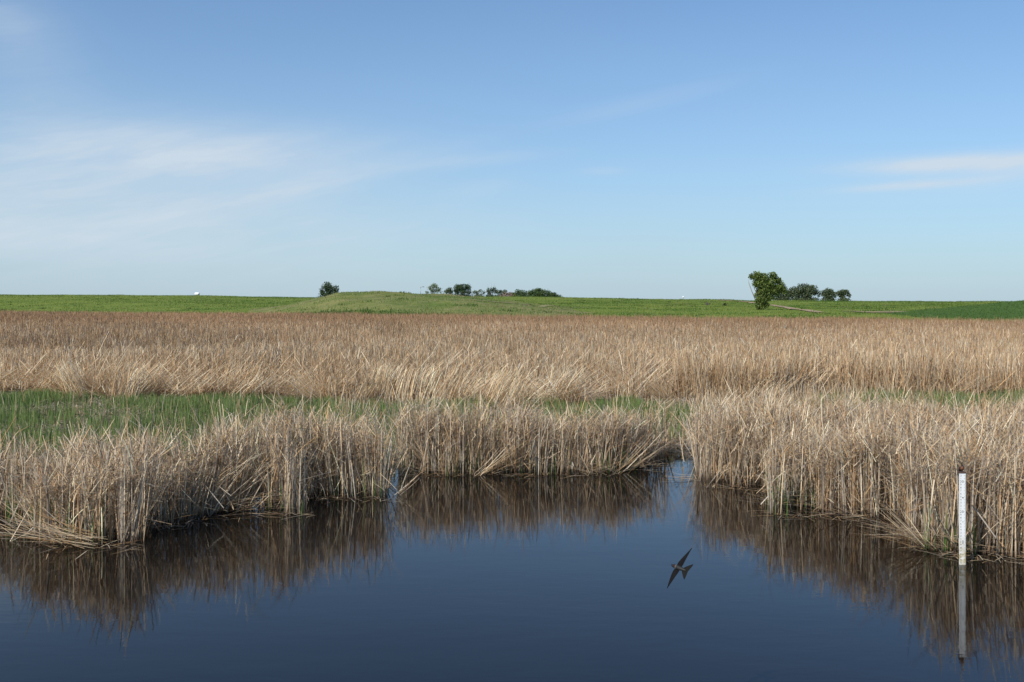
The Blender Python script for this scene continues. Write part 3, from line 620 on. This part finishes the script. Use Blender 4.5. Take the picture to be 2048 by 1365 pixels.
def tank():
    px = 395.; d = float(crestd(px))+3; zb = float(land_z(np.array([px]), np.array([d]))[0]); k = d/FPX
    zc = at(px, 588.4, d)[2]-zb; R = 3.1*k
    t = empty('storage_tank', (gx(px-.5, d), d, zb)); tag(t, 'small rounded white tank on the skyline above the left bank', 'tank')
    b = MB(); L_ = 5.2*k; pts = []; rr = []
    for a in np.linspace(-math.pi/2, 0, 5): pts.append((-L_+R*.8+math.sin(a)*R*.8, 0, zc)); rr.append(max(.01, R*math.cos(a)))
    for a in np.linspace(0, math.pi/2, 5): pts.append((L_-R*.8+math.sin(a)*R*.8, 0, zc)); rr.append(max(.01, R*math.cos(a)))
    b.tube(pts, rr, 20); b.build('tank_body', M_white, t, True)
    h = MB(); h.tube([(L_*.62,-R*.75,zc-R*.1),(L_*.62,-R*1.12,zc-R*.1)], R*.30, 12); h.build('hatch', M_dark, t)
    for s in (-.5, .5):
        l = MB(); l.box(s*L_-.08, s*L_+.08, -R*.7, R*.7, -.2, zc-R*.7); l.build('support_leg', M_grey, t)
tank()
def marker():
    px = 1366.5; d = float(crestd(px))-2; zb = float(land_z(np.array([px]), np.array([d]))[0]); zt = at(px, 594.6, d)[2]-zb
    t = empty('marker_post', (gx(px, d), d, zb)); tag(t, 'tiny white ball-topped marker on the skyline above the middle of the bank', 'marker')
    b = MB(); b.tube([(0,0,-.2),(0,0,zt)], .03, 8); b.build('pole', M_grey, t, True)
    b = MB(); R = .24; b.tube([(0,0,zt+R*math.sin(a)) for a in np.linspace(-1.5, 1.5, 9)], [R*math.cos(a) for a in np.linspace(-1.5, 1.5, 9)], 14); b.build('ball', M_white, t, True)
marker()

# ------------------------------------------------------------------ staff gauge in the water
def gauge():
    d = 10.09; x0 = gx(1925, d); t = empty('staff_gauge', (x0, d, 0)); tag(t, 'white water level staff gauge with black numbers standing in the pond', 'gauge')
    zt = .925; w = .066
    # enamel plate with algae / rust stains near the water
    m, nt, out = newmat('enamel'); N = nt.nodes; L = nt.links; p = N.new('ShaderNodeBsdfPrincipled'); p.inputs['Roughness'].default_value = .35
    tc = N.new('ShaderNodeTexCoord'); sp = N.new('ShaderNodeSeparateXYZ'); L.new(tc.outputs['Object'], sp.inputs[0])
    n = N.new('ShaderNodeTexNoise'); n.inputs['Scale'].default_value = 22; n.inputs['Detail'].default_value = 5; L.new(tc.outputs['Object'], n.inputs['Vector'])
    mr = N.new('ShaderNodeMapRange'); L.new(sp.outputs[2], mr.inputs[0]); mr.inputs[1].default_value = .34; mr.inputs[2].default_value = .04; mr.inputs[3].default_value = 0; mr.inputs[4].default_value = 1
    mu = N.new('ShaderNodeMath'); mu.operation = 'MULTIPLY'; L.new(mr.outputs[0], mu.inputs[0])
    cr = N.new('ShaderNodeValToRGB'); cr.color_ramp.elements[0].position = .34; cr.color_ramp.elements[1].position = .62; L.new(n.outputs[0], cr.inputs[0]); L.new(cr.outputs[0], mu.inputs[1])
    mx = N.new('ShaderNodeMix'); mx.data_type = 'RGBA'; L.new(mu.outputs[0], mx.inputs[0]); mx.inputs[6].default_value = (.80,.80,.77,1); mx.inputs[7].default_value = (.42,.33,.10,1)
    L.new(mx.outputs[2], p.inputs['Base Color']); L.new(p.outputs[0], out.inputs[0])
    b = MB(); b.box(-w/2, w/2, -.003, .003, -.45, zt); b.build('gauge_plate', m, t, bevel=.001)
    b = MB(); b.box(-.019, .019, .004, .042, -1.1, zt-.01); b.build('post', plain('weathered_wood', (.16,.12,.09), .9, noise=(14, (.28,.22,.17))), t, bevel=.003)
    b = MB(); b.box(-w/2-.002, w/2+.002, -.007, .046, zt+.001, zt+.016); b.build('cap', plain('rusty_cap', (.07,.045,.035), .8, noise=(40, (.16,.08,.05))), t, bevel=.002)
    for z, r in ((zt-.245, .0062), (zt-.49, .004), (.215, .004), (.105, .0035)):
        b = MB(); b.tube([(.0+.002, -.002, z), (.002, -.0055, z)], r, 12); b.build('bolt', M_dark, t)
    M_ink = plain('black_enamel', (.03,.03,.035), .4)
    ft = .3048; f_top = 3.2; z32 = zt-.022      # number 3.2 near the top, tenths downward
    tk = MB(); 
    for i in range(-3, 320-15):
        v = round(f_top*100)-i; z = z32-i*ft/100
        if z < -.30 or z > zt-.002: continue
        if v % 2 == 0:
            L_ = .021 if v % 10 == 0 else .010
            tk.add([(w/2-.001-L_, -.0036, z-.0008), (w/2-.001, -.0036, z-.0008), (w/2-.001, -.0036, z+.0008), (w/2-.001-L_, -.0036, z+.0008)], [(0, 1, 2, 3)])
    tk.build('tick_marks', M_ink, t)
    V = []; F = []
    def glyph(s, x, z, size):
        cu = bpy.data.curves.new('g', 'FONT'); cu.body = s; cu.size = size; cu.align_x = 'CENTER'; cu.align_y = 'CENTER'
        o = bpy.data.objects.new('g', cu); me = bpy.data.meshes.new_from_object(o)
        b0 = len(V); V.extend([(x+v.co.x, -.0037, z+v.co.y) for v in me.vertices]); F.extend([tuple(b0+i for i in q.vertices) for q in me.polygons])
        bpy.data.objects.remove(o); bpy.data.curves.remove(cu); bpy.data.meshes.remove(me)
    for i in range(0, 41):
        v = 32-i; z = z32-i*ft/10
        if v < 0 or z < -.30: break
        if v % 10 == 0: glyph(str(v//10), -.019, z, .036); glyph('0', .002, z, .036)
        else: glyph(str(v % 10), -.018, z, .026)
    nb = MB(); nb.v = V; nb.f = F; nb.build('numbers', M_ink, t)
    return d, x0, zt+.016
GD, GX, GZ = gauge()

# ------------------------------------------------------------------ birds
def loft(sections, n=14):
    """sections: (centre, rx (side), rz (vertical)), along local +X"""
    V = []; F = []
    for (c, ry, rz) in sections:
        ry *= .74; rz *= .74
        for k in range(n):
            a = 2*math.pi*k/n; V.append((c[0], c[1]+math.cos(a)*ry, c[2]+math.sin(a)*rz))
    for i in range(len(sections)-1):
        for k in range(n): F.append((i*n+k, i*n+(k+1) % n, (i+1)*n+(k+1) % n, (i+1)*n+k))
    F.append(tuple(range(n))[::-1]); F.append(tuple((len(sections)-1)*n+k for k in range(n))); return V, F
def bird_mat(name, fn):
    """colour by object coordinates: list of (axis, threshold, soft, colour) painted over the base colour"""
    base, rules = fn; m, nt, out = newmat(name); N = nt.nodes; L = nt.links; p = N.new('ShaderNodeBsdfPrincipled'); p.inputs['Roughness'].default_value = .65
    tc = N.new('ShaderNodeTexCoord'); sp = N.new('ShaderNodeSeparateXYZ'); L.new(tc.outputs['Object'], sp.inputs[0])
    rgb = N.new('ShaderNodeRGB'); rgb.outputs[0].default_value = (*base, 1); prev = rgb.outputs[0]
    for ax, a, b_, col in rules:
        mr = N.new('ShaderNodeMapRange'); L.new(sp.outputs[ax], mr.inputs[0]); mr.inputs[1].default_value = a; mr.inputs[2].default_value = b_; mr.clamp = True
        mx = N.new('ShaderNodeMix'); mx.data_type = 'RGBA'; L.new(mr.outputs[0], mx.inputs[0]); L.new(prev, mx.inputs[6]); mx.inputs[7].default_value = (*col, 1); prev = mx.outputs[2]
    L.new(prev, p.inputs['Base Color']); L.new(p.outputs[0], out.inputs[0]); return m
def wing_mesh(outline, thick):
    """outline: list of (span, lead, trail) in the wing plane -> thin solid aerofoil, local X forward, Y span, Z up"""
    V = []; F = []; m = 5
    for (s, ld, tr, z) in outline:
        for j in range(m):
            u = j/(m-1); xx = ld+(tr-ld)*u; th = thick*math.sin(math.pi*min(1, u*1.1+.05))*max(.15, (1-s*4)) ; V.append((xx, s, z+th+.004*math.sin(u*math.pi)))
        for j in range(m):
            u = j/(m-1); xx = ld+(tr-ld)*u; V.append((xx, s, z-.0006+.004*math.sin(u*math.pi)))
    n = len(outline)
    for i in range(n-1):
        a = i*2*m; b = (i+1)*2*m
        for j in range(m-1):
            F.append((a+j, a+j+1, b+j+1, b+j)); F.append((a+m+j+1, a+m+j, b+m+j, b+m+j+1))
        F.append((a, b, b+m, a+m)); F.append((a+m-1, a+2*m-1, b+2*m-1, b+m-1))
    F.append(tuple([j for j in range(m)]+[m+j for j in range(m)][::-1])); a = (n-1)*2*m; F.append(tuple([a+m+j for j in range(m)]+[a+j for j in range(m)][::-1]))
    return V, F
def swallow():
    d = 6.2; c = at(1357.5, 1136, d)
    # local axes in the world: forward (head) to the left and a little up, span along the lower-left / upper-right diagonal
    k = d/FPX
    span = Vector((.64, .405, .82)); span.normalize()
    fwd = Vector((-.60, .78, .10)); fwd = (fwd-span*fwd.dot(span)).normalized(); up = fwd.cross(span).normalized()
    if up.y > 0: up = -up     # belly or back faces the camera whichever, keep a right handed frame below
    yv = span; zv = fwd.cross(yv)
    t = empty('swallow', c); tag(t, 'dark swallow flying low over the water with both wings stretched', 'bird')
    t.matrix_world = Matrix.Translation(c) @ Matrix((fwd, yv, zv)).transposed().to_4x4()
    bm_ = bird_mat('swallow_body', ((.012,.012,.009), [(0, .016, .018, (.16,.14,.11)), (0, .020, .023, (.018,.008,.006)), (0, .044, .050, (.012,.012,.022))]))
    # X forward
    sec = [((-.062,0,0),.003,.003),((-.045,0,0),.010,.009),((-.020,0,0),.0165,.015),((.005,0,0),.0195,.018),((.020,0,0),.0180,.017),((.032,0,.001),.0150,.0145),((.044,0,.001),.0145,.014),((.054,0,.001),.0105,.0105),((.060,0,0),.005,.005),((.066,0,-.001),.0012,.0012)]
    V, F = loft(sec); b = MB(); b.add(V, F); b.build('body', bm_, t, True)
    M_w = plain('wing_feathers', (.004,.004,.005), .8, noise=(60, (.008,.007,.006)), spec=.12)
    for s in (1, -1):
        ol = [(.006,.026,-.022,0),(.03,.032,-.020,.003),(.055,.030,-.014,.005),(.085,.022,-.010,.006),(.112,.011,-.010,.004),(.134,.000,-.010,.001),(.149,-.008,-.011,-.003)]
        V, F = wing_mesh([(a, b_*.85, c_*.72, e_) for a, b_, c_, e_ in ol], .003); V = [(x, y*s, z) for x, y, z in V]
        if s < 0: F = [f[::-1] for f in F]
        b = MB(); b.add(V, F); b.build('wing', M_w, t, True)
    V, F = wing_mesh([(-.054,-.078,-.084,0),(-.040,-.062,-.084,0),(-.020,-.040,-.080,0),(0,-.028,-.076,0),(.020,-.040,-.080,0),(.040,-.062,-.084,0),(.054,-.078,-.084,0)], .0015)
    b = MB(); b.add(V, F); b.build('tail', plain('tail_feathers', (.010,.010,.008), .8, spec=.12), t, True)
swallow()
def perched():
    t = empty('perched_bird', (GX-.002, GD+.012, GZ), 0); tag(t, 'small rusty brown bird perched on top of the white gauge', 'bird')
    t.rotation_euler = (0, 0, math.radians(-90))        # local +X looks at the camera
    bm_ = bird_mat('perched_body', ((.045,.018,.010), [(0, .006, .020, (.16,.060,.022)), (2, .056, .060, (.020,.012,.012))]))
    # upright body lofted bottom to top
    sec = [((-.024,0),.003,.004,.012),((-.012,0),.014,.015,.016),((-.002,0),.021,.021,.028),((.004,0),.0225,.022,.040),((.006,0),.0185,.019,.050),((.008,0),.0150,.0155,.056),((.010,0),.0150,.0155,.063),((.009,0),.0115,.012,.070),((.008,0),.004,.004,.0745)]
    V = []; F = []; n = 14
    for (c, ry, rx, z) in sec:
        for k in range(n):
            a = 2*math.pi*k/n; V.append((c[0]+math.cos(a)*rx, math.sin(a)*ry, z-.006))
    for i in range(len(sec)-1):
        for k in range(n): F.append((i*n+k, i*n+(k+1) % n, (i+1)*n+(k+1) % n, (i+1)*n+k))
    F.append(tuple(range(n))[::-1]); F.append(tuple((len(sec)-1)*n+k for k in range(n)))
    b = MB(); b.add(V, F); b.build('body', bm_, t, True)
    M_w = plain('perched_wing', (.022,.014,.013), .6)
    for s in (1, -1):
        b = MB(); b.tube([(.006, s*.0185, .046), (-.010, s*.0215, .030), (-.032, s*.013, .010), (-.060, s*.005, -.008)], [(.004,.006),(.005,.013),(.004,.010),(.001,.003)], 10); b.build('wing', M_w, t, True)
    b = MB(); b.tube([(-.018,0,.012),(-.045,0,-.006),(-.075,0,-.020)], [(.010,.005),(.009,.003),(.007,.002)], 8); b.build('tail', M_w, t, True)
    b = MB(); b.tube([(.022,0,.060),(.030,0,.0585),(.035,0,.057)], [(.0035,.003),(.0022,.002),(.0005,.0005)], 8); b.build('beak', M_dark, t, True)
    for s in (1, -1):
        b = MB(); b.tube([(.004, s*.007, .012), (.005, s*.008, .0)], .0016, 6); b.tube([(-.006, s*.008, .0015), (.014, s*.008, .0012)], .0014, 6); b.build('leg', M_dark, t, True)
        b = MB(); b.tube([(.0195, s*.0085, .0595), (.0215, s*.0092, .0595)], .0018, 8); b.build('eye', plain('eye', (.005,.005,.005), .1), t, True)
perched()

# ------------------------------------------------------------------ fallen bunches at the waterline
def fallen():
    parts = []
    def bunch(px, y, n, azm, azs, th, ths, l0, l1, spread=.12, z0=.03, depthspread=.1):
        d = CAMH*FPX/(y-YH); x = gx(px, d)+rng.normal(0, spread, n); yy = d+rng.normal(0, depthspread, n)
        parts.append(blades('', x, yy, U(n, .0, z0*2), U(n, l0, l1), U(n, .007, .014), rng.normal(azm, azs, n), np.clip(rng.normal(th, ths, n), 0, 1.6), U(n, -.15, .15), palette(n, [3, 4, 1.5, .5, 2.5, 1, 4, 1, .3]), None, 5, None, None, .35))
    bunch(1862, 1098, 70, math.pi*.97, .22, 1.0, .22, .3, .75, .10)            # fan left of the gauge
    bunch(1850, 1085, 30, math.pi, .25, 1.35, .12, .4, .85, .10, .05)
    bunch(175, 1092, 55, math.pi*.97, .18, 1.42, .12, .4, 1.0, .12, .06)       # left front
    bunch(60, 1075, 35, math.pi*.9, .4, 1.35, .2, .3, .8, .25, .05)
    bunch(150, 1080, 40, math.pi*.85, .25, .85, .2, .5, .95, .15)
    bunch(980, 950, 26, .0, .3, 1.05, .12, .6, 1.1, .12); bunch(905, 949, 16, math.pi, .3, 1.4, .12, .3, .6, .1)
    bunch(960, 951, 22, .15, .2, .95, .10, .5, 1.05, .05)
    bunch(1190, 950, 20, math.pi, .3, 1.15, .2, .3, .8, .15); bunch(1185, 949, 10, -.1, .15, 1.30, .1, .3, .6, .1)
    bunch(1385, 912, 26, math.pi, .35, 1.45, .1, .3, .7, .12, .03); bunch(1390, 958, 12, math.pi, .3, 1.5, .08, .25, .5, .05, .02)
    bunch(1335, 912, 18, .2, .6, 1.35, .2, .2, .6, .12, .04)
    bunch(1275, 938, 26, 0, .35, 1.35, .2, .3, .7, .15, .04); bunch(1250, 945, 14, .1, .2, .95, .15, .5, 1.0, .1)
    bunch(470, 1028, 70, .1, .7, 1.35, .18, .2, .6, .15, .09); bunch(430, 1028, 30, 0.5, .3, .75, .15, .7, 1.1, .15)
    bunch(1530, 985, 14, math.pi*.1, .4, 1.3, .2, .3, .6, .08); bunch(1700, 1035, 22, math.pi, .4, 1.3, .2, .3, .6, .2)
    bunch(830, 950, 18, math.pi, .5, 1.3, .2, .3, .6, .12); bunch(795, 990, 8, .2, .3, .8, .2, .3, .55, .05)
    # a few tall thin stalks over the inlet
    bunch(1372, 925, 4, 2.0, .8, .15, .10, .5, .9, .10, .02)
    return join(parts)
def debris():
    n = 520; px = U(n, -60, 2110); e = edge(px); dd = e-np.abs(rng.normal(0, .16, n))+.05; x = gx(px, dd)
    return blades('', x, dd, np.full(n, .004), U(n, .05, .40), U(n, .005, .012), rng.random(n)*6.28, U(n, 1.50, 1.565), np.zeros(n), palette(n, [3, 2, 2, 2, 2, 3, 1.5, 1, 2])*.8, None, 2, None, None, .5, zfix=.004)
V, F, c = join([fallen(), debris()])
tag(mesh_np('fallen_reeds', V, F, M_reed, col=c), 'pale fallen reed stems fanned out low over the water along the pond edge', 'reeds', kind='stuff')
